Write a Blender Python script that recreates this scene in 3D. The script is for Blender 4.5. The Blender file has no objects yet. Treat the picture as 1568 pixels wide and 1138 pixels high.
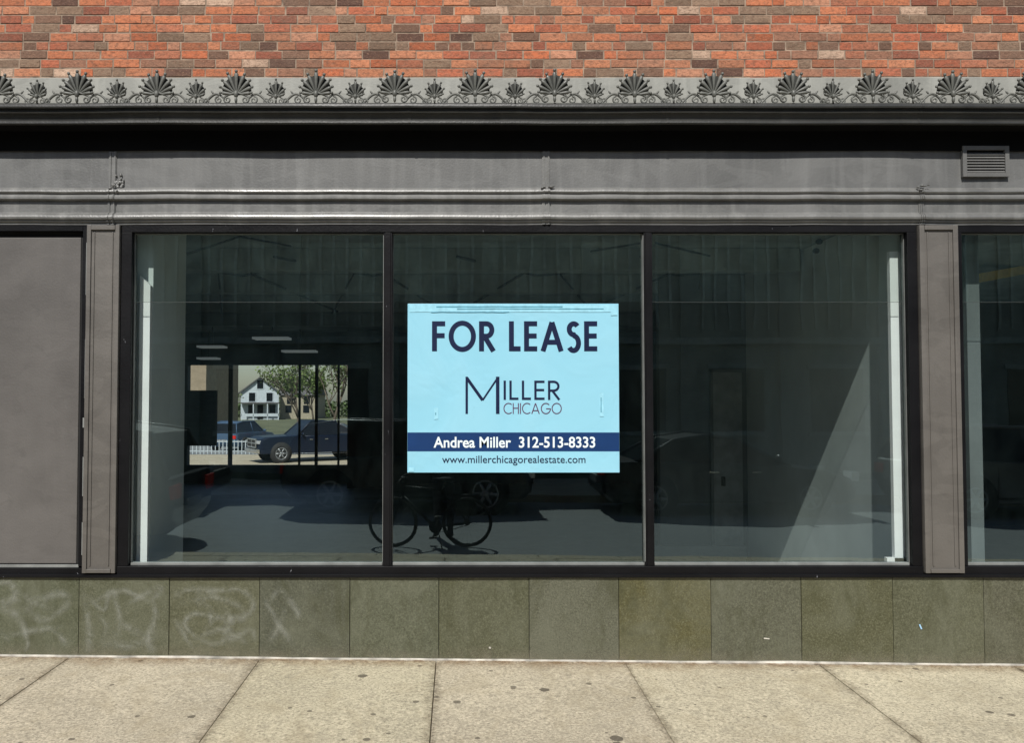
import bpy, math, random
from mathutils import Vector, Matrix, noise
random.seed(7)
R=random.random
def U(a,b): return a+(b-a)*R()
scene=bpy.context.scene
COL=scene.collection
F=1270.0; PIT=math.radians(1.9); D=6.05; ZC=1.88; CX=700.0
def pz(py,y=0.0): return ZC+(y+D)*math.tan(PIT+math.atan((569-py)/F))
def px(p,y=0.0): return (p-CX)/F*(y+D)*math.cos(PIT)
AZ=math.radians(12); EL=math.radians(47)

# ---------------------------------------------------------------- mesh builder
class MB:
    def __init__(s): s.v=[];s.f=[];s.m=[];s.c=[];s.sm=[]
    def add(s,vs,fs,m=0,col=None,smooth=False):
        o=len(s.v); s.v.extend([tuple(p) for p in vs])
        for f in fs:
            s.f.append([i+o for i in f]); s.m.append(m); s.c.append(col or (1,1,1)); s.sm.append(smooth)
    def box(s,x0,x1,y0,y1,z0,z1,m=0,col=None,M=None):
        vs=[Vector(p) for p in [(x0,y0,z0),(x1,y0,z0),(x1,y1,z0),(x0,y1,z0),(x0,y0,z1),(x1,y0,z1),(x1,y1,z1),(x0,y1,z1)]]
        if M: vs=[M@p for p in vs]
        s.add(vs,[(3,2,1,0),(4,5,6,7),(0,1,5,4),(1,2,6,5),(2,3,7,6),(3,0,4,7)],m,col)
    def tube(s,pts,r,m=0,n=8,flat=1.0,col=None):
        pts=[Vector(p) for p in pts]; k=len(pts)
        rs=r if isinstance(r,(list,tuple)) else [r]*k
        vs=[];ref=None
        for i,p in enumerate(pts):
            t=(pts[min(i+1,k-1)]-pts[max(i-1,0)])
            t=t.normalized() if t.length>1e-9 else Vector((0,0,1))
            if ref is None: ref=Vector((0,1,0)) if abs(t.y)<.9 else Vector((1,0,0))
            a=(ref-t*ref.dot(t)).normalized(); ref=a; b=t.cross(a)
            for j in range(n):
                an=2*math.pi*j/n
                vs.append(p+a*math.cos(an)*rs[i]*flat+b*math.sin(an)*rs[i])
        fs=[]
        for i in range(k-1):
            for j in range(n):
                fs.append((i*n+j,i*n+(j+1)%n,(i+1)*n+(j+1)%n,(i+1)*n+j))
        fs.append(tuple(range(n-1,-1,-1))); fs.append(tuple((k-1)*n+j for j in range(n)))
        s.add(vs,fs,m,col,True)
    def ell(s,c,r,M=None,m=0,seg=10,rings=6,col=None):
        vs=[];c=Vector(c)
        for i in range(rings+1):
            ph=math.pi*i/rings
            for j in range(seg):
                th=2*math.pi*j/seg
                p=Vector((r[0]*math.sin(ph)*math.cos(th),r[1]*math.sin(ph)*math.sin(th),r[2]*math.cos(ph)))
                if M: p=M@p
                vs.append(c+p)
        fs=[(i*seg+j,(i+1)*seg+j,(i+1)*seg+(j+1)%seg,i*seg+(j+1)%seg) for i in range(rings) for j in range(seg)]
        s.add(vs,fs,m,col,True)
    def lathe(s,c,prof,m=0,n=24,col=None):   # axis along y : prof=(radius,y)
        c=Vector(c);vs=[];k=len(prof)
        for r,yy in prof:
            for j in range(n):
                a=2*math.pi*j/n; vs.append(c+Vector((r*math.cos(a),yy,r*math.sin(a))))
        fs=[(i*n+j,i*n+(j+1)%n,(i+1)*n+(j+1)%n,(i+1)*n+j) for i in range(k-1) for j in range(n)]
        s.add(vs,fs,m,col,True)
    def sweep(s,prof,x0,x1,m=0,step=.1,wob=.0,seed=0,zf=None,smooth=False,dy=0,caps=0):
        n=max(1,int((x1-x0)/step)); vs=[];k=len(prof)
        for i in range(n+1):
            x=x0+(x1-x0)*i/n
            for j,(y,z) in enumerate(prof):
                wz=noise.noise(Vector((x*.9+seed*7.3,z*.6,seed)))*wob+noise.noise(Vector((x*4+seed,z*2,3)))*wob*.35
                wy=noise.noise(Vector((x*1.3,z*1.5+seed,9)))*wob*.8
                vs.append((x,y+wy+dy,z+wz+(zf(x) if zf else 0)))
        fs=[(i*k+j,i*k+j+1,(i+1)*k+j+1,(i+1)*k+j) for i in range(n) for j in range(k-1)]
        s.add(vs,fs,m,None,smooth)
        if caps:
            for i in (0,n):
                e=vs[i*k:(i+1)*k]; b=[(x,y+caps,z) for x,y,z in e]
                s.add(e+b,[(j,j+1,k+j+1,k+j) for j in range(k-1)],m)
    def build(s,name,mats,parent=None,bevel=0,M=None):
        me=bpy.data.meshes.new(name); me.from_pydata(s.v,[],s.f)
        for mm in mats: me.materials.append(mm)
        me.polygons.foreach_set('material_index',s.m)
        me.polygons.foreach_set('use_smooth',s.sm)
        ca=me.color_attributes.new('Col','FLOAT_COLOR','CORNER')
        buf=[]
        for p,c in zip(me.polygons,s.c):
            for _ in range(p.loop_total): buf.extend((c[0],c[1],c[2],1))
        ca.data.foreach_set('color',buf)
        me.update()
        ob=bpy.data.objects.new(name,me); COL.objects.link(ob)
        if M: ob.matrix_world=M
        if parent: ob.parent=parent
        if bevel:
            b=ob.modifiers.new('bev','BEVEL'); b.width=bevel; b.segments=2; b.limit_method='ANGLE'; b.angle_limit=.6
        return ob
def empty(name,loc=(0,0,0),rz=0):
    e=bpy.data.objects.new(name,None); COL.objects.link(e); e.location=loc; e.rotation_euler=(0,0,rz); return e

# ---------------------------------------------------------------- materials
def newmat(name):
    m=bpy.data.materials.new(name); m.use_nodes=True; nt=m.node_tree
    return m,nt,nt.nodes['Principled BSDF']
def N(nt,t,**k):
    n=nt.nodes.new(t)
    for a,b in k.items(): setattr(n,a,b)
    return n
def coord(nt,scale=(1,1,1),kind='Object'):
    tc=N(nt,'ShaderNodeTexCoord'); mp=N(nt,'ShaderNodeMapping'); mp.inputs['Scale'].default_value=scale
    nt.links.new(tc.outputs[kind],mp.inputs['Vector']); return mp.outputs['Vector']
def noi(nt,vec,scale,detail=4,dist=0,rough=.55):
    n=N(nt,'ShaderNodeTexNoise'); n.inputs['Scale'].default_value=scale; n.inputs['Detail'].default_value=detail
    n.inputs['Distortion'].default_value=dist; n.inputs['Roughness'].default_value=rough
    nt.links.new(vec,n.inputs['Vector']); return n.outputs['Fac']
def ramp(nt,fac,stops):
    r=N(nt,'ShaderNodeValToRGB'); e=r.color_ramp.elements
    while len(e)<len(stops): e.new(.5)
    for el,(p,c) in zip(e,stops):
        el.position=p; el.color=(c[0],c[1],c[2],1) if not isinstance(c,(int,float)) else (c,c,c,1)
    nt.links.new(fac,r.inputs['Fac']); return r.outputs['Color']
def mix(nt,fac,a,b,mode='MIX'):
    m=N(nt,'ShaderNodeMix',data_type='RGBA',blend_type=mode)
    for sock,val in ((m.inputs[0],fac),(m.inputs[6],a),(m.inputs[7],b)):
        if hasattr(val,'links') or hasattr(val,'is_linked'): nt.links.new(val,sock)
        elif isinstance(val,(int,float)): sock.default_value=val
        else: sock.default_value=(val[0],val[1],val[2],1)
    return m.outputs[2]
def bump(nt,b,h,strength=.3,dist=.01):
    n=N(nt,'ShaderNodeBump'); n.inputs['Strength'].default_value=strength; n.inputs['Distance'].default_value=dist
    nt.links.new(h,n.inputs['Height']); nt.links.new(n.outputs['Normal'],b.inputs['Normal'])
def M_simple(name,c,rough=.5,metal=0,var=.25,scale=6,spec=.5):
    m,nt,b=newmat(name); v=coord(nt)
    f=noi(nt,v,scale)
    col=ramp(nt,f,[(.3,[x*(1-var) for x in c]),(.7,[min(1,x*(1+var)) for x in c])])
    nt.links.new(col,b.inputs['Base Color']); b.inputs['Roughness'].default_value=rough
    b.inputs['Metallic'].default_value=metal; b.inputs['Specular IOR Level'].default_value=spec
    return m
def M_paint(name,c,rough=.5,streak=.18,chips=None,spec=.5,dirt=.35,patch=.22):
    m,nt,b=newmat(name)
    v=coord(nt); vs=coord(nt,(9,9,.9))
    f1=noi(nt,v,1.7,5,.4); f2=noi(nt,vs,1.2,4,.3); f3=noi(nt,v,60,3)
    col=ramp(nt,f1,[(.25,[x*.8 for x in c]),(.75,[x*1.15 for x in c])])
    s=ramp(nt,f2,[(.48,0),(.75,1)])
    k=N(nt,'ShaderNodeMath',operation='MULTIPLY'); nt.links.new(s,k.inputs[0]); k.inputs[1].default_value=streak
    col=mix(nt,k.outputs[0],col,[min(1,x*2.1+.002) for x in c])
    f5=noi(nt,v,7,6,.5,.7); dd=ramp(nt,f5,[(.28,dirt),(.42,0)])
    col=mix(nt,dd,col,[x*.5 for x in c])
    f6=noi(nt,coord(nt,(.9,.9,2.2)),2.2,3,1.6,.5); pp=ramp(nt,f6,[(.5,0),(.54,patch)])
    col=mix(nt,pp,col,[min(1,x*1.5) for x in c])
    if chips:
        f4=noi(nt,coord(nt,(6,6,1.6)),6,6,.6,.7); q=ramp(nt,f4,[(chips,0),(chips+.02,1)])
        col=mix(nt,q,col,(.32,.33,.36))
    nt.links.new(col,b.inputs['Base Color'])
    rr=ramp(nt,f1,[(.3,rough-.1),(.7,rough+.12)]); nt.links.new(rr,b.inputs['Roughness'])
    b.inputs['Specular IOR Level'].default_value=spec
    a=N(nt,'ShaderNodeMath',operation='ADD'); nt.links.new(f3,a.inputs[0]); nt.links.new(f5,a.inputs[1])
    bump(nt,b,a.outputs[0],.35,.004)
    return m
m_paint=M_paint('grey_painted_metal',(.122,.123,.12),.55,.3)
m_mould=M_paint('moulding_painted_metal',(.13,.13,.124),.4,.45,None,.7)
m_pil=M_paint('pilaster_paint',(.108,.1,.09),.5,.1)
m_board=M_paint('grey_painted_board',(.104,.097,.091),.6,.06,None,.4,.3,.1)
m_cornice=M_paint('dark_cornice_paint',(.038,.038,.035),.42,.3,None,.45)
m_cornice_shade=M_simple('painted_cornice_shadow',(.005,.005,.005),.8,0,.2,6,.1)  # near-black colour standing in for the shadow under the cornice
m_crest=M_paint('cresting_metal',(.105,.107,.094),.5,.15)
m_flash=M_paint('grey_flashing',(.27,.27,.24),.6,.3)
m_black=M_paint('black_frame_paint',(.0055,.0055,.0065),.45,.1,.69,.18)
m_bead=M_simple('aluminium_bead',(.24,.25,.24),.45,.2)
m_seam=M_simple('glass_seam_sealant',(.05,.058,.056),.6)
m_dark=M_simple('dark_gap',(.01,.01,.01),.9)
m_caulk=M_simple('light_caulk',(.45,.43,.38),.9,0,.5,9)
# brick units
def M_brickunits():
    m,nt,b=newmat('old_brick_units')
    at=N(nt,'ShaderNodeVertexColor',layer_name='Col'); v=coord(nt)
    f=noi(nt,v,34,6,.3,.75); f2=noi(nt,v,2.0,5,.6,.6); f3=noi(nt,coord(nt,(1,1,1.8)),60,4,.3,.7); f4=noi(nt,coord(nt,(1,1,3)),14,4,.5,.6)
    col=mix(nt,ramp(nt,f,[(.3,.8),(.52,0)]),at.outputs['Color'],(.12,.055,.03))
    q=ramp(nt,f3,[(.55,0),(.68,.55)])
    col=mix(nt,q,col,(.46,.26,.16))
    col=mix(nt,ramp(nt,f4,[(.35,.4),(.5,0)]),col,(.17,.10,.065))
    q2=ramp(nt,f2,[(.5,0),(.7,.3)])
    col=mix(nt,q2,col,(.2,.14,.1))
    nt.links.new(col,b.inputs['Base Color']); b.inputs['Roughness'].default_value=.9
    bump(nt,b,f,1.0,.012); return m
m_brick=M_brickunits()
m_mortar=M_simple('mortar',(.27,.2,.145),.95,0,.55,14)
def M_brickwall(name,c1,c2,mo):
    m,nt,b=newmat(name); tc=N(nt,'ShaderNodeTexCoord'); sp=N(nt,'ShaderNodeSeparateXYZ'); cb=N(nt,'ShaderNodeCombineXYZ')
    nt.links.new(tc.outputs['Object'],sp.inputs[0]); a=N(nt,'ShaderNodeMath',operation='ADD')
    nt.links.new(sp.outputs[0],a.inputs[0]); nt.links.new(sp.outputs[1],a.inputs[1]); nt.links.new(a.outputs[0],cb.inputs[0]); nt.links.new(sp.outputs[2],cb.inputs[1])
    br=N(nt,'ShaderNodeTexBrick'); nt.links.new(cb.outputs[0],br.inputs['Vector'])
    br.inputs['Scale'].default_value=1; br.inputs['Brick Width'].default_value=.205; br.inputs['Row Height'].default_value=.067; br.inputs['Mortar Size'].default_value=.005
    br.inputs['Color1'].default_value=(*c1,1); br.inputs['Color2'].default_value=(*c2,1); br.inputs['Mortar'].default_value=(*mo,1)
    f=noi(nt,tc.outputs['Object'],2,5)
    col=mix(nt,ramp(nt,f,[(.3,.5),(.7,0)]),br.outputs['Color'],[x*.5 for x in c1])
    nt.links.new(col,b.inputs['Base Color']); b.inputs['Roughness'].default_value=.9
    return m
m_bw=M_brickwall('brick_wall',(.36,.12,.06),(.2,.09,.055),(.2,.17,.13))
m_bw2=M_brickwall('brown_brick_wall',(.3,.32,.28),(.22,.24,.21),(.3,.31,.27))
m_bw3=M_brickwall('tan_brick_wall',(.36,.28,.19),(.3,.23,.15),(.32,.28,.23))
# granite
def M_granite():
    m,nt,b=newmat('olive_granite_tile')
    at=N(nt,'ShaderNodeVertexColor',layer_name='Col'); v=coord(nt)
    f=noi(nt,v,85,4,0,.85); f2=noi(nt,v,2.4,5,.6,.65); f3=noi(nt,coord(nt,(1,1,.4)),5,6,.9,.7)
    col=mix(nt,ramp(nt,f,[(.38,.65),(.5,0)]),at.outputs['Color'],(.026,.028,.014))
    col=mix(nt,ramp(nt,f,[(.54,0),(.66,.6)]),col,(.21,.215,.15))
    col=mix(nt,ramp(nt,f2,[(.42,0),(.7,.5)]),col,(.14,.145,.105))
    col=mix(nt,ramp(nt,f3,[(.33,.55),(.5,0)]),col,(.048,.05,.024))
    nt.links.new(col,b.inputs['Base Color']); b.inputs['Roughness'].default_value=.36
    bump(nt,b,f,.2,.003); return m
m_gran=M_granite()
# concrete
def M_conc(name,c):
    m,nt,b=newmat(name); v=coord(nt)
    at=N(nt,'ShaderNodeVertexColor',layer_name='Col')
    f1=noi(nt,v,1.1,6,.5); f2=noi(nt,v,55,4,0,.85); f3=noi(nt,v,14,5,.3,.65); f4=noi(nt,coord(nt,(1,.6,1)),2.6,6,1.2,.7)
    col=ramp(nt,f1,[(.3,[x*.82 for x in c]),(.7,[x*1.12 for x in c])])
    col=mix(nt,1.0,col,at.outputs['Color'],'MULTIPLY')
    col=mix(nt,ramp(nt,f2,[(.38,.8),(.49,0)]),col,[x*.33 for x in c])
    col=mix(nt,ramp(nt,f2,[(.52,0),(.64,.65)]),col,[min(1,x*1.55) for x in c])
    col=mix(nt,ramp(nt,f3,[(.34,.5),(.5,0)]),col,[x*.58 for x in c])
    col=mix(nt,ramp(nt,f4,[(.5,0),(.66,.42)]),col,[c[0]*.64,c[1]*.6,c[2]*.52])
    for sc,rad,base,dk in ((3.3,.36,-.17,.85),(8.0,.6,-.36,.75)):
        vo=N(nt,'ShaderNodeTexVoronoi',feature='F1'); vo.inputs['Scale'].default_value=sc
        jit=noi(nt,v,45,2); ad=N(nt,'ShaderNodeMath',operation='MULTIPLY_ADD'); nt.links.new(v,vo.inputs['Vector'])
        nt.links.new(jit,ad.inputs[0]); ad.inputs[1].default_value=.07; nt.links.new(vo.outputs['Distance'],ad.inputs[2])
        sp=N(nt,'ShaderNodeSeparateColor'); nt.links.new(vo.outputs['Color'],sp.inputs[0])
        th=N(nt,'ShaderNodeMath',operation='MULTIPLY_ADD'); nt.links.new(sp.outputs[0],th.inputs[0]); th.inputs[1].default_value=rad; th.inputs[2].default_value=base
        lt=N(nt,'ShaderNodeMath',operation='LESS_THAN'); nt.links.new(ad.outputs[0],lt.inputs[0]); nt.links.new(th.outputs[0],lt.inputs[1])
        ml=N(nt,'ShaderNodeMath',operation='MULTIPLY'); nt.links.new(lt.outputs[0],ml.inputs[0]); ml.inputs[1].default_value=dk
        col=mix(nt,ml.outputs[0],col,(.08,.065,.045))
    nt.links.new(col,b.inputs['Base Color']); b.inputs['Roughness'].default_value=.92
    bump(nt,b,f2,.7,.006); return m
m_conc=M_conc('sidewalk_concrete',(.475,.415,.3))
def M_alpha(name,c,s0,s1,amax,scale):
    m,nt,b=newmat(name); b.inputs['Base Color'].default_value=(*c,1); b.inputs['Roughness'].default_value=.9
    at=N(nt,'ShaderNodeVertexColor',layer_name='Col'); f=noi(nt,coord(nt),scale,6,.8,.75); q=ramp(nt,f,[(s0,.02),(s1,amax)])
    k=N(nt,'ShaderNodeMath',operation='MULTIPLY'); nt.links.new(at.outputs['Color'],k.inputs[0]); nt.links.new(q,k.inputs[1])
    nt.links.new(k.outputs[0],b.inputs['Alpha']); return m
def alphamesh(name,vs,fs,al,mat,parent=None):
    me=bpy.data.meshes.new(name); me.from_pydata(vs,[],fs); me.materials.append(mat)
    ca=me.color_attributes.new('Col','FLOAT_COLOR','POINT')
    for i,a_ in enumerate(al): ca.data[i].color=(a_,a_,a_,1)
    ob=bpy.data.objects.new(name,me); COL.objects.link(ob)
    if parent: ob.parent=parent
    return ob
m_asph=M_simple('asphalt',(.21,.22,.22),.9,0,.25,40)
m_ground=M_simple('ground_soil',(.12,.13,.07),.95,0,.4,.5)
m_white=M_simple('white_paint',(.88,.88,.86),.6,0,.04)
# interior
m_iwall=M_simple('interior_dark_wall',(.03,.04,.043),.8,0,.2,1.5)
m_ilight=M_simple('interior_grey_drywall',(.66,.71,.69),.8,0,.08,2)
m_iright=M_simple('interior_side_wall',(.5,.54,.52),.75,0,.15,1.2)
m_floor=M_simple('interior_floor',(.18,.18,.17),.5,0,.3,2)
m_ceil=M_simple('dark_ceiling',(.24,.27,.25),.8,0,.3,2)
m_fix=M_simple('white_fixture_added_glow',(.75,.76,.74),.5,0,.05)
_b=m_fix.node_tree.nodes['Principled BSDF']; _b.inputs['Emission Color'].default_value=(.9,1,1,1); _b.inputs['Emission Strength'].default_value=.1  # faint emission added so the unlit ceiling strips come out paler
m_yellow=M_simple('yellow_duct',(.8,.58,.12),.5)
m_door=M_simple('door_grey',(.26,.28,.27),.6)
def M_glass(name,tint,refl,haze=0):
    m=bpy.data.materials.new(name); m.use_nodes=True; nt=m.node_tree; nt.nodes.clear()
    o=N(nt,'ShaderNodeOutputMaterial'); mx=N(nt,'ShaderNodeMixShader'); t=N(nt,'ShaderNodeBsdfTransparent'); g=N(nt,'ShaderNodeBsdfGlossy')
    t.inputs[0].default_value=(*tint,1); g.inputs['Roughness'].default_value=.0; g.inputs[0].default_value=(.8,1,.99,1)
    lw=N(nt,'ShaderNodeLayerWeight'); p=N(nt,'ShaderNodeMath',operation='POWER'); p.inputs[1].default_value=5
    nt.links.new(lw.outputs['Facing'],p.inputs[0]); a=N(nt,'ShaderNodeMath',operation='MULTIPLY_ADD'); a.inputs[1].default_value=1-refl; a.inputs[2].default_value=refl
    nt.links.new(p.outputs[0],a.inputs[0]); nt.links.new(a.outputs[0],mx.inputs[0]); nt.links.new(t.outputs[0],mx.inputs[1]); nt.links.new(g.outputs[0],mx.inputs[2])
    v=coord(nt); f=noi(nt,v,1.3,2); bn=N(nt,'ShaderNodeBump'); bn.inputs['Strength'].default_value=.1; bn.inputs['Distance'].default_value=.01
    nt.links.new(f,bn.inputs['Height']); nt.links.new(bn.outputs['Normal'],g.inputs['Normal'])
    if haze:
        df=N(nt,'ShaderNodeBsdfDiffuse'); df.inputs[0].default_value=(.42,.68,.64,1); m2=N(nt,'ShaderNodeMixShader')
        h1=noi(nt,coord(nt,(1.2,1,.8)),2.0,6,1.2,.65); h2=noi(nt,coord(nt,(3,1,1.2)),3,5,.6,.7)
        ad=N(nt,'ShaderNodeMath',operation='MULTIPLY'); nt.links.new(h1,ad.inputs[0]); nt.links.new(h2,ad.inputs[1])
        r=ramp(nt,ad.outputs[0],[(.16,haze*.12),(.45,haze*1.8)])
        nt.links.new(r,m2.inputs[0]); nt.links.new(mx.outputs[0],m2.inputs[1]); nt.links.new(df.outputs[0],m2.inputs[2]); nt.links.new(m2.outputs[0],o.inputs[0])
    else: nt.links.new(mx.outputs[0],o.inputs[0])
    return m
m_glass=M_glass('tinted_window_glass',(.88,.935,.935),.16,.004)
m_glass2=M_glass('upper_window_glass',(.86,.925,.905),.25,.012)
m_gback=M_glass('clear_glass',(.95,.97,.96),.05)

# ================================================================ BUILDING
B=empty('commercial_storefront_building')
XL,XR=-7.6,9.2
# --- real brick courses above the cornice
mb=MB(); zb=pz(126); zt=5.6; ch=.0665; row=0; z=zb-.02
pal=[(.50,.165,.075),(.46,.13,.055),(.40,.14,.075),(.52,.2,.1),(.30,.14,.085),(.22,.145,.095),(.45,.18,.095),(.30,.09,.05),(.25,.165,.11),(.42,.12,.06),(.48,.22,.13),(.18,.1,.065),(.45,.15,.07)]
while z<zt:
    flem=(row%3==1); x=XL-.1+(.1 if row%2 else 0)+U(-.03,.03); k=0
    bias=U(.88,1.15)
    while x<XR:
        L=.198 if not(flem and k%2) else .096
        if R()<.08: L=.096
        if R()<.15: L=U(.13,.17)
        c=random.choice(pal if R()<.93 else [(.10,.05,.035),(.5,.34,.24)]); e=U(.82,1.2)*bias; c=[min(1,q*e) for q in c]
        dy=U(-.0015,.003); dz=U(-.002,.002)
        if x+L<XR: mb.box(x,x+L-U(.006,.011),dy,.05,z+dz,z+ch-U(.006,.010)+dz,0,c)
        x+=L+U(-.001,.002); k+=1
    z+=ch; row+=1
mb.build('upper_brickwork',[m_brick],B,.003)
mb=MB(); mb.box(XL,XR,.0042,.3,zb-.1,zt,0); mb.build('mortar_backing',[m_mortar],B)
mb=MB(); mb.box(XL,XR,.0,.3,zt+.012,8.2,0); mb.box(XL-.05,XR+.05,-.08,.35,8.2,8.4,1)
for i in range(5):
    xx=XL+1.6+i*3.1
    mb.box(xx,xx+1.2,-.012,.0,6.0,7.6,2); mb.box(xx-.08,xx+1.28,-.06,-.0005,5.9,5.995,1)
mb.build('upper_wall',[m_bw,m_paint,m_dark],B)
# side walls, roof
mb=MB(); mb.box(-9.6,-9.4,.3,12.2,-.6,8.2,0); mb.box(9.2,9.4,.3,12.2,-.6,8.2,0); mb.box(-9.4,9.2,.32,12.2,7.9,8.0,1); mb.box(-9.4,XL,.0,.3,-.4,8.2,0)
mb.build('side_walls_and_roof',[m_bw,m_dark],B)
# --- cornice and entablature
P=lambda y,p:(y,pz(p,y))
mb=MB()
mb.sweep([P(.012,118),P(-.035,119),P(-.035,140),(-.035,pz(157,-.22))],XL,XR,0,.12,.005,1)
mb.build('flashing_band',[m_flash],B)
zsf=pz(191,-.158)
cor=[(-.035,pz(157.5,-.22)),P(-.22,157.5),P(-.228,159),P(-.23,162),P(-.226,164.5),P(-.2,165),P(-.2,169.5),P(-.207,170.5),P(-.203,172.5),P(-.185,174),P(-.174,180),P(-.17,184),P(-.184,185.2),P(-.185,188),P(-.17,190),P(-.158,191)]
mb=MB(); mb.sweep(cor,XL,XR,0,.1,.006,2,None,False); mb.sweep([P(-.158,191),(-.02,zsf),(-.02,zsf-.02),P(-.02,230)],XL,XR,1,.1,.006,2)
mb.sweep([P(-.02,230),P(.012,232)],XL,XR,1,.1,.006,2)  # lower edge of the cornice shadow painted onto the upper frieze
for xj in (-5.9,-4.1,-2.15,-.35,1.5,3.3,5.1,6.9):   # lapped sheet joints
    mb.sweep([(y-.003,z) for y,z in cor[1:]],xj,xj+.02,0,.02,.006,2,None,False,0,.01)
mb.build('cornice',[m_cornice,m_cornice_shade],B)
ent=[(0,zsf-.018),P(0,287),P(-.018,288.5),P(-.03,290.5),P(-.033,293),P(-.026,295.5),P(-.012,297),P(-.03,298.5),P(-.04,301),P(-.04,304),P(-.028,306),P(-.008,307.5),
     P(-.008,325),P(-.03,326.5),P(-.044,329),P(-.048,332),P(-.044,335),P(-.03,336.5),P(-.03,339),P(-.016,341),P(-.016,344),(.06,pz(344,-.016))]
mb=MB(); mb.sweep(ent[:2],XL,XR,0,.09,.009,4); mb.sweep(ent[1:],XL,XR,1,.09,.009,4)
mb.build('entablature',[m_paint,m_mould],B)
for a,b_ in ((162,174),(831,843),(1411,1419)):
    mb=MB(); pr=[(y-.007,z) for y,z in ent[:-1]]
    pr[0]=(-.007,pz(232))
    if a==1411: pr=pr[1:]
    mb.sweep(pr,px(a),px(b_),0,.03,.009,4,None,False,0,.02)
    mb.sweep([(y-.006,z) for y,z in pr],px(a+2),px(a+4),0,.03,.009,4,None,False,0,.015)
    mb.sweep([(y-.006,z) for y,z in pr],px(b_-3),px(b_-1),0,.03,.009,4,None,False,0,.015)
    if a==162:
        for _ in range(22): mb.ell((px(U(172,185)),-.008,pz(U(266,287))),(U(.005,.014),.009,U(.005,.016)))
    for _ in range(5): mb.ell((px(U(a-4,b_+8)),-.035,pz(U(285,295))),(U(.006,.02),.014,U(.004,.008)))
    mb.build('seam_cover',[m_mould],B)
# --- cresting
def spiral(mb,cx,cz,r,turns,a0,dirn,y,th,flip=1):
    pts=[];n=int(14*turns);rs=[]
    for i in range(n+1):
        t=i/n; a=a0+dirn*t*turns*2*math.pi; rr=r*(1-.8*t)
        pts.append((cx+rr*math.cos(a),y,cz+rr*math.sin(a))); rs.append(th*(1-.35*t))
    mb.tube(pts,rs,0,6)
def palmette(mb,x,y,z0,H,W,n,side=.5,amax=80,wf=.05):
    cz=z0+H*.3
    Lf=lambda t:H*.68*(1-(1-side)*abs(t)**1.35)
    for i in range(n):
        t=i/(n-1)*2-1; a=t*math.radians(amax)
        L=Lf(t)*U(.96,1.04)
        dx,dz=math.sin(a),math.cos(a)
        w=H*wf*(1-.15*abs(t)); pts=[];rs=[]
        for k in range(8):
            u=k/7; cur=.07*t*u*u*H
            pts.append((x+dx*L*u*.98+cur,y-.012*math.sin(u*3)-.014*u**3,cz+dz*L*u)); rs.append(w*(.3+1.05*u if u<.86 else 1.2-.9*(u-.86)/.14))
        mb.tube(pts,rs,0,6,.8)
        mb.ell((x+dx*L+.07*t*H,y-.02,cz+dz*L),(w*.9,w*.8,w*.9),None,0,8,5)
    vs=[(x,y+.004,cz)]
    for i in range(19):
        t=i/18*2-1;a=t*math.radians(amax+4);L=Lf(t)*.88; vs.append((x+math.sin(a)*L+.05*t*H,y+.004,cz+math.cos(a)*L))
    mb.add(vs,[(0,i,i+1) for i in range(1,19)],1)
    mb.ell((x,y-.02,z0+H*.3),(H*.07,.018,H*.11),None,0,10,6)
    mb.ell((x,y-.02,z0+H*.13),(H*.045,.014,H*.1),None,0,8,6)
    for s in (-1,1):
        spiral(mb,x+s*W*.29,z0+H*.15,H*.12,1.4,math.pi/2,-s,y-.01,H*.032)
        pts=[(x+s*H*.02,y-.012,z0+H*.36),(x+s*H*.1,y-.012,z0+H*.33),(x+s*W*.29,y-.012,z0+H*.27)]
        mb.tube(pts,H*.028,0,6)
mb=MB(); yc=-.205; z0=pz(160.5,yc); pitch=122.9/F*5.85
i=-28
while True:
    xb=px(112,yc)+i*pitch; i+=1
    if xb<XL+.2: continue
    if xb>XR-.3: break
    jz=U(-.004,.004); jx=U(-.004,.004)
    palmette(mb,xb+jx,yc,z0+jz,.242,.22,9,.58,84,.056)
    xs=xb+pitch/2
    palmette(mb,xs+U(-.004,.004),yc,z0,.178,.12,7,.42,68,.054)
    for sg,xa in ((1,xb),(-1,xb+pitch)):
        pts=[];rs=[]
        for k in range(15):
            t=k/14; xx=xa+sg*(.085+.15*t); zz=z0+.03+.05*math.sin(t*math.pi*1.15+.2)*(1-.15*t)
            pts.append((xx,yc-.006,zz)); rs.append(.007+.002*math.sin(t*3))
        mb.tube(pts,rs,0,6)
        spiral(mb,xa+sg*.125,z0+.033,.028,1.3,math.pi*.5,-sg,yc-.008,.007)
        spiral(mb,xa+sg*.215,z0+.028,.022,1.3,-math.pi*.5,-sg,yc-.008,.006)
        mb.ell((xa+sg*.17,yc-.004,z0+.088),(.007,.006,.018),Matrix.Rotation(sg*.7,3,'Y'),0,8,5)
mb.sweep([(yc+.01,z0+.012),(yc-.012,z0+.012),(yc-.012,z0-.002),(yc+.01,z0-.004)],XL,XR,0,.2,.002)
mb.build('cornice_cresting',[m_crest,M_simple('cresting_recess',(.028,.029,.025),.8)],B)

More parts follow.
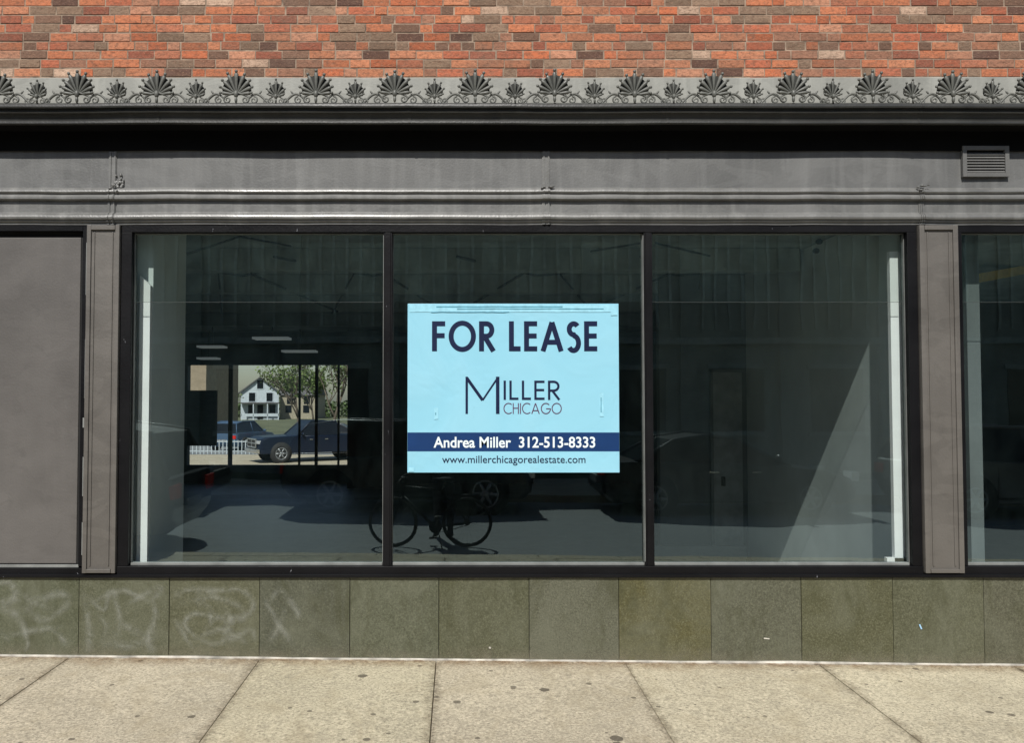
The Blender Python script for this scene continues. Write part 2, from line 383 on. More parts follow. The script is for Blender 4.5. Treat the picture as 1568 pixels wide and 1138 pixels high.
# --- pilasters, frames
def pilaster(a,b_):
    mb=MB(); x0,x1=px(a),px(b_); zt_=pz(345,-.03); zb_=pz(878,-.03)
    mb.box(x0,x1,-.03,.25,zb_,zt_,0)
    w=x1-x0
    mb.box(x0+.0,x0+w*.13,-.042,-.0305,zb_,zt_,0); mb.box(x1-w*.13,x1,-.042,-.0305,zb_,zt_,0)
    mb.box(x0+w*.2,x0+w*.24,-.037,-.0302,zb_+.05,zt_-.05,0); mb.box(x1-w*.24,x1-w*.2,-.037,-.0302,zb_+.05,zt_-.05,0)
    mb.box(x0+w*.13+.001,x1-w*.13-.001,-.046,-.0305,zt_-.035,zt_-.002,0)
    mb.box(x0+w*.13+.001,x1-w*.13-.001,-.046,-.0305,zb_+.002,zb_+.03,0)
    mb.build('pilaster',[m_pil],B,.003)
pilaster(133,183); pilaster(1408,1467)
mb=MB(); mb.box(XL,px(-560),-.03,.25,-.2,pz(345,-.03),0); mb.box(px(1467)+3.4,XR,-.03,.25,-.2,pz(345,-.03),0); mb.build('end_pier',[m_paint],B,.004)
zh0,zh1=pz(356),pz(344.2,.0)
zi0,zi1=pz(882,-.0),pz(867)
def frame(a,ai,bi,b_,name):
    mb=MB()
    mb.box(px(a),px(b_),-.012,.09,zh0,zh1,0)
    mb.box(px(a),px(b_),-.02,.09,zi0,zi1,0)
    mb.box(px(a),px(ai),-.0125,.09,zi1+.0005,zh0-.0005,0); mb.box(px(bi),px(b_),-.0125,.09,zi1+.0005,zh0-.0005,0)
    mb.build(name,[m_black],B,.003)
frame(184,200,1392,1407,'window_frame')
frame(1468,1476,1468+780,1468+790,'window_frame')
mb=MB()
for a,b_ in ((587,600),(987,1000)):
    mb.box(px(a),px(b_),-.006,.085,zi1+.0005,zh0-.0005,0)
    mb.box(px(a)+.012,px(b_)-.012,-.014,-.0065,zi1+.002,zh0-.002,0)
    mb.box(px(a)-.004,px(a)-.0005,.0,.03,zi1+.03,zh0-.02,1)
mb.build('window_mullions',[m_black,m_bead],B,.001)
mb=MB()
for a,b_ in ((200,587),(600,987),(1000,1392),(1476,2248)):
    x0,x1=px(a)+.0005,px(b_)-.0005
    mb.box(x0,x0+.006,.03,.06,zi1+.001,zh0-.001,1); mb.box(x1-.006,x1,.03,.06,zi1+.001,zh0-.001,1)
    mb.box(x0+.008,x1-.008,.02,.06,zi1+.001,zi1+.018,0); mb.box(x0+.008,x1-.008,.03,.06,zh0-.006,zh0-.001,1)
mb.build('glazing_beads',[m_bead,M_simple('dull_bead',(.12,.125,.12),.5)],B,.001)
zsm=pz(463,.05)
for a,b_ in ((200,587),(600,987),(1000,1392),(1476,2248)):
    x0,x1=px(a)+.002,px(b_)-.002
    mb=MB(); mb.add([(x0,.05,zi1),(x1,.05,zi1),(x1,.05,zsm),(x0,.05,zsm)],[(0,1,2,3)]); mb.build('window_glass_lower',[m_glass],B)
    mb=MB(); mb.add([(x0,.05,zsm+.0015),(x1,.05,zsm+.0015),(x1,.05,zh0),(x0,.05,zh0)],[(0,1,2,3)]); mb.build('window_glass_upper',[m_glass2],B)
mb=MB()
for a,b_ in ((200,587),(1000,1392),(1476,2248)):
    mb.box(px(a)+.01,px(b_)-.01,.048,.052,zsm-.0005,zsm+.0018,0)
mb.build('glass_seam',[m_seam],B)
# boarded left bay
mb=MB(); mb.box(px(-560),px(119),.015,.2,pz(864),pz(363),0)
mb.build('boarded_window_panel',[m_board],B,.004)
mb=MB(); mb.box(px(-560),px(133),.04,.2,pz(363)+.001,zh1,1); mb.box(px(-560),px(124),-.012,.035,pz(354),zh1-.001,0)
mb.box(px(124.5),px(132.5),-.012,.09,zi1,zh1-.002,0); mb.box(px(-560),px(133),-.015,.09,zi0,pz(870),0)
mb.box(px(119)+.001,px(124),.02,.09,pz(864),pz(363),1); mb.box(px(-560),px(124),.0,.03,pz(869.5),pz(865.5),2)
for a,b_ in ((372,452),(520,610),(640,655),(700,760),(800,850)): mb.box(px(129.5)+U(-.005,.005),px(132),-.0145,-.0125,pz(b_),pz(a),2)
mb.build('boarded_bay_frame',[m_black,m_dark,m_bead],B,.0015)
mb=MB(); mb.box(XL,XR,.1,.3,-.3,zi0-.002,0); mb.box(XL,XR,.095,.3,zh1+.002,zb-.1,0); mb.build('structural_backing',[m_dark],B)
mb=MB(); mb.sweep([(.09,pz(880,-.03)),(-.03,pz(880,-.03)),(-.042,pz(881,-.03)),(-.042,pz(884.5,-.03)),(-.02,pz(885,-.03))],XL,XR,0,.12,.003,8); mb.build('sill_ledge',[m_black],B)
# --- bulkhead granite panels
seams=[-984,-846,-708,-570,-430,-292,-154,-16,122,260,398,536,672,810,947,1088,1226,1366,1505,1644,1782,1920,2058,2196,2334]
def gx(p): return (p-CX)/F*5.99
tint={398:(.074,.078,.056),536:(.09,.096,.064),672:(.084,.087,.052),810:(.104,.106,.076),947:(.09,.084,.036),1088:(.092,.094,.066),1226:(.084,.084,.046),1366:(.089,.091,.056)}
mb=MB()
for a,b_ in zip(seams[:-1],seams[1:]):
    c=tint.get(a,(.09+U(-.006,.01),.092+U(-.006,.006),.062+U(-.006,.008)))
    yo=U(-.002,.002)
    if gx(b_)<XL or gx(a)>XR: continue
    mb.box(max(XL,gx(a)+.0018),min(XR,gx(b_)-.0018),-.02+yo,.09,-.2,pz(885,-.03)-.001,0,c)
mb.build('granite_bulkhead_panels',[m_gran],B,.0025)
def gz(x,y=0): return -.009*max(-12,min(12,x))+.012*max(y,-4.1)
mg=M_alpha('faded_graffiti',(.36,.37,.32),.36,.7,.48,11)
def ghost(strokes,w,name,y=-.0235):
    vs=[];fs=[];al=[]
    for si,st in enumerate(strokes):
        pts=[Vector((gx(a),0,pz(p,y))) for a,p in st]
        sm=[]
        for i in range(len(pts)-1):
            p0=pts[max(i-1,0)];p1=pts[i];p2=pts[i+1];p3=pts[min(i+2,len(pts)-1)]
            for t in (0,.2,.4,.6,.8):
                sm.append(.5*((2*p1)+(p2-p0)*t+(2*p0-5*p1+4*p2-p3)*t*t+(3*p1-p0-3*p2+p3)*t**3))
        sm.append(pts[-1]); o=len(vs); n=len(sm)
        for i,p in enumerate(sm):
            t=(sm[min(i+1,n-1)]-sm[max(i-1,0)]).normalized(); nn=Vector((-t.z,0,t.x))
            e=min(1,i/4,(n-1-i)/4)
            for s_,a_ in ((-1,0),(-.5,.45),(0,1),(.5,.45),(1,0)):
                q_=p+nn*s_*w*(.8+.6*noise.noise(p*4)); vs.append((q_.x,y-.0003*si,q_.z)); al.append(a_*e)
        for i in range(n-1):
            for j in range(4): fs.append((o+i*5+j,o+i*5+j+1,o+(i+1)*5+j+1,o+(i+1)*5+j))
    alphamesh(name,vs,fs,al,mg,B)
ghost([[(-20,900),(15,892),(25,915),(5,930),(30,945),(45,985),(38,1000)],[(30,940),(60,920),(95,910),(105,925),(70,950),(40,930)],[(70,955),(95,975),(108,990)],
 [(128,900),(135,940),(140,985),(132,1000)],[(135,910),(160,935),(172,905),(185,950),(175,985)],[(150,940),(165,960),(160,998)],[(190,930),(215,915),(250,900),(235,920),(240,945),(228,985),(245,1000)],[(180,950),(205,965),(225,975)],
 [(262,915),(290,905),(330,905),(370,903),(388,925),(375,945),(345,948),(300,940),(285,960),(320,985),(350,980),(385,965),(392,985)],[(268,945),(285,975),(300,998)],[(300,925),(320,930),(325,950),(312,975)],
 [(345,925),(352,955),(345,985)],[(405,912),(415,935),(432,960),(448,990)],[(412,925),(430,905),(455,935),(458,950)],[(0,965),(20,985)],[(440,930),(425,965),(410,985)],
 [(-10,925),(40,915),(90,940)],[(10,975),(60,965),(105,960)],[(140,925),(190,905),(245,930)],[(270,925),(330,915),(380,935)],[(290,985),(340,965),(385,990)],[(150,980),(200,990),(250,970)]],.046,'faded_graffiti')
vs=[];fs=[];al=[];n=120
for i in range(n+1):
    x=XL+(XR-XL)*i/n; hgt=.1+.05*noise.noise(Vector((x*2,0,0)))
    for k,a_ in ((0,1),(.4,.45),(1,0)): vs.append((x,-.0232,gz(x)+hgt*k)); al.append(a_)
fs=[(i*3+j,(i+1)*3+j,(i+1)*3+j+1,i*3+j+1) for i in range(n) for j in range(2)]
alphamesh('base_dust',vs,fs,al,M_alpha('base_dust',(.3,.27,.2),.35,.65,.5,7),B)
mb=MB()
for a,p,w,h,r in ((1172,977,.02,.004,.1),(1407,959,.005,.018,-.4),(750,991,.007,.006,.3)):
    Mx=Matrix.Translation((gx(a),-.0245,pz(p)))@Matrix.Rotation(r,4,'Y'); mb.box(-w,w,-.0008,.0008,-h,h,0 if a!=1407 else 1,None,Mx)
mb.build('paint_chips',[m_caulk,M_simple('blue_tape_bit',(.3,.5,.7),.5)],B)
mb=MB(); mb.sweep([(-.02,.011),(-.03,.010),(-.034,.0),(-.034,-.02)],XL,XR,0,.04,.009,11,lambda x:gz(x)+.001); mb.build('base_caulk',[m_caulk],B)
# vent
mb=MB(); a0,a1=px(1482,-.03),px(1554,-.03); v0,v1=pz(270,-.03),pz(223,-.03)
mb.box(a0,a1,-.006,-.0055,v0,v1,1)
mb.box(a0,a0+.03,-.03,-.0065,v0,v1,0);mb.box(a1-.03,a1,-.03,-.0065,v0,v1,0);mb.box(a0+.0305,a1-.0305,-.03,-.0065,v1-.03,v1,0);mb.box(a0+.0305,a1-.0305,-.03,-.0065,v0,v0+.03,0)
for i in range(7):
    zz=v0+.043+i*(v1-v0-.08)/7; Mx=Matrix.Translation((0,-.016,zz))@Matrix.Rotation(.9,4,'X'); mb.box(a0+.031,a1-.031,-.014,.013,0,.003,0,None,Mx)
mb.build('louvre_vent',[M_paint('vent_paint',(.13,.13,.125)),m_dark],B,.001)

# --- interior
mb=MB()
mb.add([(-9.4,.3,.05),(9.2,.3,.05),(9.2,12,.05),(-9.4,12,.05)],[(0,1,2,3)],0)
mb.add([(-9.4,.09,3.34),(9.2,.09,3.34),(9.2,12,3.34),(-9.4,12,3.34)],[(3,2,1,0)],1)
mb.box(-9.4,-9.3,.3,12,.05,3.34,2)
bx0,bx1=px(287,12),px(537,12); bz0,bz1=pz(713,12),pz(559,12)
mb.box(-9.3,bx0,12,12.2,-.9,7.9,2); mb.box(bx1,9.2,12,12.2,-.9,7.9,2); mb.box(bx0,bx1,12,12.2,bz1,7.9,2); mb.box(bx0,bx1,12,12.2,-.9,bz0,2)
for p,w in ((352,.04),(458,.02),(484,.03),(518,.02)): mb.box(px(p,12)-w,px(p,12)+w,12.02,12.1,bz0,bz1,3)
mb.box(px(287,11.5),px(331,11.5),11.5,11.6,pz(683,11.5),pz(598,11.5),3)
mb.box(px(532,11),px(600,11),11.0,11.6,.05,3.3,2)
for a,b_,p,yy in ((300,340,532,10.5),(385,440,519,9),(430,482,539,11),(300,330,550,11.6)):
    x0,x1=px(a,yy),px(b_,yy); zz=pz(p,yy); mb.box(x0,x1,yy,yy+.35,zz,zz+.04,4); mb.box((x0+x1)/2-.01,(x0+x1)/2+.01,yy+.2,yy+.22,zz+.041,3.34,3)
for yy in (1.9,3.6,5.6,8): mb.box(-9.2,3.3,yy,yy+.18,3.12,3.335,5)
for k,(xa,xb_) in enumerate(((-3.2,-1.6),(-1.7,-.2),(0,1.8),(1.7,3.2))):
    mb.tube([(xa,1.6,3.2),((xa+xb_)/2,3.2,3.26),(xb_,2.0,3.2)],.014,3,6)
    mb.tube([(xa,5.2,3.05),((xa+xb_)/2,2.2,3.28),(xb_,5.0,3.05)],.016,3,6)
for a,b_,p0,p1 in ((275,365,392,362),(365,445,362,377),(905,985,385,372),(1005,1090,372,392)):
    mb.tube([(px(a,1.3),1.3,pz(p0,1.3)),(px(b_,1.3),1.3,pz(p1,1.3))],.01,3,6)
for a,p in ((508,405),(755,408),(1060,403)):
    x=px(a,2.4); zz=pz(p,2.4); mb.box(x-.04,x+.04,2.35,2.45,zz-.03,zz+.05,3); mb.lathe((x,2.3,zz-.02),[(.0,-.07),(.035,-.07),(.045,.03),(.0,.05)],3,12); mb.tube([(x,2.4,zz+.05),(x,2.4,3.33)],.008,3,6)
for a,p in ((1258,370),(1253,384)):
    x=px(a,.9); zz=pz(p,.9); mb.ell((x,.9,zz),(.03,.03,.025),None,3,10,6)
mb.build('interior_shell',[m_floor,m_ceil,m_iwall,m_dark,m_fix,m_ceil],B)
mb=MB(); mb.add([(bx0,12.06,bz0),(bx1,12.06,bz0),(bx1,12.06,bz1),(bx0,12.06,bz1)],[(0,1,2,3)]); mb.build('rear_window_glass',[m_gback],B)
xa,xb_=px(212,.14),px(228,.14)
mb=MB()
mb.box(-3.0,px(214,.16),.2,.92,.05,3.33,1)
mb.box(px(214,.16)+.001,px(228,.14),.2,.95,.05,3.33,1)
zt1=pz(422,.14)
mb.add([(xa,.14,.05),(xb_,.14,.05),(xb_,.14,zt1-.075),(xa,.14,zt1),(xa,.19,.05),(xb_,.19,.05),(xb_,.19,zt1-.075),(xa,.19,zt1)],[(0,1,2,3),(1,5,6,2),(3,2,6,7),(0,3,7,4),(5,4,7,6)],0)
xr0,xr1=px(1366,.14),px(1388,.14)
mb.box(xr0,xr1,.14,.18,.05,pz(385,.14),0)
mb.box(px(1352,.16),px(1400,.16),.14,.18,.05,zi1+.03,0)
mb.box(xr1+.001,3.62,.19,3.56,.05,3.33,2)
mb.box(px(1010,3.56),3.62,3.561,3.7,.05,3.33,3)
mb.box(px(1092,3.5),px(1137,3.5),3.52,3.558,.05,pz(570,3.5),4)
mb.box(px(1088,3.5),px(1092,3.5),3.5,3.558,.05,pz(566,3.5),3); mb.box(px(1088,3.5),px(1139,3.5),3.5,3.558,pz(569.5,3.5),pz(565,3.5),3)
mb.box(px(1106,3.45),px(1110,3.45),3.46,3.518,pz(745,3.45),pz(731,3.45),5)
mb.box(px(1000,3.2),px(1140,3.2),3.2,3.25,.05,.25,3)
mb.box(3.63,9.1,6.0,6.1,.05,3.33,3)
mb.box(px(1483,.3),px(1503,.3),.3,.36,.4,3.33,3)
Mx=Matrix.Translation((px(1540,3),3.0,pz(420,3)))@Matrix.Rotation(-.2,4,'Y')@Matrix.Rotation(.5,4,'Z'); mb.box(-.6,1.2,-.1,.1,-.04,.05,6,None,Mx)
mb.box(4.4,4.9,3.4,3.9,.05,1.1,3); mb.box(4.5,4.8,2.9,3.2,.05,.8,5)
mb.build('interior_partitions',[m_white,m_ilight,m_iright,M_simple('partition_grey',(.13,.15,.148),.8,0,.2,2),m_door,m_dark,m_yellow],B)

# ================================================================ SIGN
S=empty('for_lease_sign',(0,0,0))
def M_sign(name,c,rough=.35):
    m,nt,b=newmat(name); v=coord(nt); f=noi(nt,v,2.2,3,.6); f2=noi(nt,v,30,5,.3,.7)
    col=mix(nt,ramp(nt,f,[(.35,.0),(.7,.12)]),c,(.5,.76,.85)); col=mix(nt,ramp(nt,f2,[(.64,0),(.8,.3)]),col,[x*.6 for x in c])
    nt.links.new(col,b.inputs['Base Color']); b.inputs['Roughness'].default_value=rough; bump(nt,b,f,.4,.03); return m
m_cy=M_sign('sign_cyan',(.27,.58,.72))
m_navy=M_simple('sign_navy_band',(.005,.035,.13),.4,0,.1)
m_ink=M_simple('ink_navy',(.004,.01,.045),.4,0,.1); m_red=M_simple('ink_plum',(.09,.02,.07),.4,0,.1)
m_tape=M_simple('packing_tape',(.33,.65,.78),.2,0,.12,25); m_tape2=M_simple('packing_tape_edge',(.1,.3,.4),.25,0,.2,25)
ys=.036; C=lambda a:px(a,ys); Z=lambda p:pz(p,ys)
sz0,sz1=Z(724),Z(465)
mb=MB()
mb.box(C(624),C(948),ys,ys+.006,sz0,sz1,0); mb.build('sign_sheet',[m_cy],S,.001)
mb=MB(); y1=ys-.0008; mb.add([(C(624.2),y1,Z(691.5)),(C(947.8),y1,Z(691.5)),(C(947.8),y1,Z(662.5)),(C(624.2),y1,Z(662.5))],[(0,1,2,3)]); mb.build('navy_band',[m_navy],S)
def arc(cx,cz,rx,rz,a0,a1,n=20): return [(cx+rx*math.cos(math.radians(a0+(a1-a0)*i/n)),cz+rz*math.sin(math.radians(a0+(a1-a0)*i/n))) for i in range(n+1)]
def glyph(ch,t):
    h=t/2
    if ch=='F': return .5,[[(h,0),(h,1)],[(h,1-h),(.5,1-h)],[(h,.52),(.48,.52)]]
    if ch=='L': return .44,[[(h,0),(h,1)],[(h,h),(.44,h)]]
    if ch=='E': return .5,[[(h,0),(h,1)],[(h,1-h),(.5,1-h)],[(h,.51),(.48,.51)],[(h,h),(.5,h)]]
    if ch=='I': return t,[[(h,0),(h,1)]]
    if ch=='H': return .62,[[(h,0),(h,1)],[(.62-h,0),(.62-h,1)],[(h,.53),(.62-h,.53)]]
    if ch=='O': return 1.04,[arc(.52,.5,.52-h,.52-h,0,360,40)]
    if ch=='C': return .84,[arc(.52,.5,.52-h,.52-h,48,312,30)]
    if ch=='G': return 1.0,[arc(.52,.5,.52-h,.52-h,45,358,34),[(.54,.47),(1.02,.47)]]
    if ch=='R': return .6,[[(h,0),(h,1)],[(h,1-h),(.28,1-h)]+arc(.28,.71,.29-h,.29-h,90,-90,14)+[(h,.42+h)],[(.24,.44),(.55,0)]]
    if ch=='A': return .86,[[(h*.9,0),(.43,1-t*.2)],[(.86-h*.9,0),(.43,1-t*.2)],[(.2,.3),(.66,.3)]]
    if ch=='S': return .54,[arc(.27,.735,.25-h*.9,.265-h,35,270,16)+arc(.26,.27,.28-h,.27-h*.3,90,-145,18)[1:]]
    return .3,[]
def ribbon(mb,pts,t,y,ox,oz,sx,sz,m=0):
    n=len(pts); pts=[Vector((ox+p[0]*sx,oz+p[1]*sz)) for p in pts]; vs=[]
    closed=(pts[0]-pts[-1]).length<1e-4
    for i in range(n):
        a=pts[(i-1) if i else (n-2 if closed else 0)]; b_=pts[(i+1) if i<n-1 else (1 if closed else n-1)]
        d1=(pts[i]-a); d2=(b_-pts[i]); d1=d1.normalized() if d1.length>1e-9 else d2.normalized(); d2=d2.normalized() if d2.length>1e-9 else d1
        tt=(d1+d2).normalized(); nn=Vector((-tt.y,tt.x)); k=1/max(.5,nn.dot(Vector((-d1.y,d1.x))))
        for s_ in (-1,1): q=pts[i]+nn*s_*t/2*k; vs.append((q.x,y,q.y))
    mb.add(vs,[(2*i,2*i+1,2*i+3,2*i+2) for i in range(n-1)],m)
def word(name,txt,x0,x1,z0,z1,t,mat,gap=.12,space=.42,par=S):
    ws=[glyph(c,t) for c in txt]; tot=0
    for c,(w,_) in zip(txt,ws): tot+= space if c==' ' else w+gap
    tot-=gap; sx=(x1-x0)/tot; sz=z1-z0; mb=MB(); ox=x0; k=0
    for c,(w,st) in zip(txt,ws):
        for s_ in st: ribbon(mb,s_,t*sz,ys-.0016-.00012*k,ox,z0,sx,sz); k=(k+1)%5
        ox+= (space if c==' ' else w+gap)*sx
    return mb.build(name,[mat],par)
word('for_lease_lettering','FOR LEASE',C(662),C(915),Z(538),Z(492),.165,m_ink,.15,.42)
word('iller_lettering','ILLER',C(771),C(858),Z(612.5),Z(583),.12,m_ink,.16)
word('chicago_lettering','CHICAGO',C(771),C(860),Z(634),Z(617.5),.085,m_red,.13)
mb=MB(); mz0,mz1=Z(634),Z(577); mx0,mx1=C(713),C(765)
for k,(st,tt) in enumerate((([(mx0+.008,mz0),(mx0+.008,mz1)],.018),([(mx0+.008,mz1-.008),((mx0+mx1)/2,mz0+.1)],.022),([((mx0+mx1)/2,mz0+.1),(mx1-.014,mz1-.008)],.013),([(mx1-.014,mz0),(mx1-.014,mz1)],.026))):
    ribbon(mb,st,tt,ys-.0016-.00012*k,0,0,1,1)
mb.build('letter_m',[m_ink],S)
def ftext(name,txt,x0,x1,z0,z1,mat,off=.0,y=ys-.002):
    cu=bpy.data.curves.new(name,'FONT'); cu.body=txt; cu.size=1; cu.offset=off; cu.resolution_u=4
    ob=bpy.data.objects.new(name+'_c',cu); COL.objects.link(ob); bpy.context.view_layer.update()
    dg=bpy.context.evaluated_depsgraph_get(); me=bpy.data.meshes.new_from_object(ob.evaluated_get(dg)); bpy.data.objects.remove(ob)
    xs=[v.co.x for v in me.vertices]; zs=[v.co.y for v in me.vertices]; a,b_,c,d=min(xs),max(xs),min(zs),max(zs)
    for v in me.vertices:
        X,Y=v.co.x,v.co.y; v.co=(x0+(X-a)/(b_-a)*(x1-x0),y,z0+(Y-c)/(d-c)*(z1-z0))
    me.materials.clear(); me.materials.append(mat); o=bpy.data.objects.new(name,me); COL.objects.link(o); o.parent=S
ftext('contact_line','Andrea Miller  312-513-8333',C(664),C(911),Z(686),Z(669),M_simple('sign_white_ink',(.75,.85,.86),.4,0,.03),.018)
ftext('website_line','www.millerchicagorealestate.com',C(677),C(896),Z(713),Z(698),m_ink,.004)
mb=MB()
def tape(a,b_,p0,p1,m,k): 
    n=14; vs=[]
    for i in range(n+1):
        t=i/n; X=C(a+(b_-a)*t); j=noise.noise(Vector((X*14,k,0)))*.004
        vs+= [(X,ys-.003-.0002*k+noise.noise(Vector((X*20,k,5)))*.0008,Z(p1)+j),(X,ys-.003-.0002*k,Z(p0)+j*.6)]
    mb.add(vs,[(2*i,2*i+2,2*i+3,2*i+1) for i in range(n)],m)
tape(627,946,466.5,478,0,0); tape(668,862,469,471,1,3); tape(700,925,472.5,474,1,5); tape(660,780,477.5,478.5,1,6)
for a,p0,p1 in ((918,601,638),(665,624,642)):
    tape(a,a+6,p0,p1,0,2); tape(a+1.5,a+3,p0+8,p1-6,1,4)
tape(626,634,716,723,0,2); tape(936,946,477,483,0,7)
mb.build('tape_strips',[m_tape,m_tape2],S)

# ================================================================ GROUND, SIDEWALK, STREET
def sheet(name,mat,xs,ys_,zf,col=None,parent=None):
    mb=MB(); nx=len(xs); vs=[(x,y,zf(x,y)) for y in ys_ for x in xs]
    mb.add(vs,[(j*nx+i,j*nx+i+1,(j+1)*nx+i+1,(j+1)*nx+i) for j in range(len(ys_)-1) for i in range(nx-1)],0,col)
    return mb.build(name,[mat],parent)
def gf(x,y):
    if y<12.5: return -.35
    if y<22: return -.35-.7*(y-12.5)/9.5
    return -1.05
sheet('ground',m_ground,[-500,-60,0,60,500],[-500,-60,-20,0,12.5,17,22,60,200,600],gf)
sheet('road',m_asph,[-80,-12,12,80],[-10.7,-4.22],lambda x,y:gz(x,-4.1)-.13)
SW=empty('sidewalk')
mb=MB()
jx=[gx(p) for p in (-760,-470,-180,110,400,668,955,1250,1545,1835,2125)]
rows=[-.036,-1.62,-2.9,-4.0]
g=.003
mb.add([(-12,-.0,gz(-12)-.03),(12,-.0,gz(12)-.03),(12,-4.0,gz(12,-4)-.03),(-12,-4.0,gz(-12,-4)-.03)],[(3,2,1,0)],1)
for i in range(len(jx)-1):
    for j in range(3):
        y1,y0=rows[j],rows[j+1]; a,b_=jx[i]+g,jx[i+1]-g
        c=U(.92,1.05); cc=(c,c*U(.985,1.01),c*U(.96,1.02))
        dz=U(-.003,.003); P4=[(a,y0+g),(b_,y0+g),(b_,y1-g),(a,y1-g)]
        vs=[(x,y,gz(x,y)+dz) for x,y in P4]+[(x,y,gz(x,y)-.028) for x,y in P4]
        mb.add(vs,[(0,1,2,3),(1,0,4,5),(2,1,5,6),(3,2,6,7),(0,3,7,4)],0,cc)
mb.build('slabs',[m_conc,M_simple('joint_dirt',(.08,.062,.04),.95,0,.4,15)],SW,.004)
vs=[];fs=[];al=[]
def strip(fn,n,offs):
    o=len(vs); k=len(offs)
    for i in range(n+1):
        t=i/n
        for w_,a_ in offs:
            x,y=fn(t,w_); vs.append((x,y,gz(x,y)+.0055)); al.append(a_)
    for i in range(n):
        for j in range(k-1): fs.append((o+i*k+j,o+i*k+j+1,o+(i+1)*k+j+1,o+(i+1)*k+j))
for q in jx: strip(lambda t,w_,q=q:(q+w_*(1+.8*noise.noise(Vector((q,t*9,0)))),-.05-3.9*t),40,((-.06,0),(-.012,.8),(.012,.8),(.05,0)))
m_dirt=M_alpha('joint_stain',(.13,.095,.055),.4,.62,.5,13)
alphamesh('joint_dirt_stains',vs,fs,al,m_dirt,SW)
vs=[];fs=[];al=[]
strip(lambda t,w_:(-7.5+16*t,-.038-w_*(1+.9*noise.noise(Vector((t*40,3,0))))),160,((.0,1),(.05,.6),(.17,0)))
alphamesh('wall_foot_stain',vs,fs,al,M_alpha('rusty_stain',(.24,.14,.06),.36,.62,.7,9),SW)
mb=MB()
for x in range(-12,12): mb.add([(x+.003,-4.22,gz(x,-4.1)-.16),(x+.997,-4.22,gz(x+1,-4.1)-.16),(x+.997,-4.22,gz(x+1,-4.1)),(x+.003,-4.22,gz(x,-4.1)),(x+.003,-4.01,gz(x,-4.1)),(x+.997,-4.01,gz(x+1,-4.1))],[(0,1,2,3),(3,2,5,4)],0)
mb.build('kerb',[m_conc])
sheet('far_sidewalk',m_conc,[-80,80],[-14,-10.7],lambda x,y:-.06)
mb=MB(); mb.box(-80,80,-10.8,-10.69,-.3,-.055); mb.build('kerb',[m_conc])
sheet('rear_pavement',m_conc,[-60,40],[23,37.6],lambda x,y:-1.044)
sheet('rear_road',m_asph,[-90,60],[37.6,47],lambda x,y:-1.046)

# ---- opposite building
O=empty('brick_apartment_building',(0,-19,0))
m_trim2=M_simple('painted_trim',(.34,.36,.32),.8); 
mb=MB(); mb.box(-34,34,-10,0,-.4,9.6,0); mb.box(-34.2,34.2,-10,.15,9.6,10,1)
for i in range(22):
    x=-32+i*3.0
    mb.box(x-.25,x+.25,.0005,.16,-.4,9.598,0)
    for k in range(6): mb.box(x+.42+k*.4,x+.5+k*.4,.0005,.06,4.0,9.598,1)
    for z in (.9,):
        mb.box(x+.7,x+2.3,.0005,.03,z,z+1.9,2); mb.box(x+.6,x+2.4,.0005,.1,z-.13,z-.001,1); mb.box(x+.6,x+2.4,.0005,.065,z+1.901,z+2.05,1)
mb.box(-34,34,.17,.22,3.55,3.75,1)
o=mb.build('walls_and_windows',[m_bw2,m_trim2,M_simple('dark_window',(.03,.035,.04),.1)]); o.parent=O

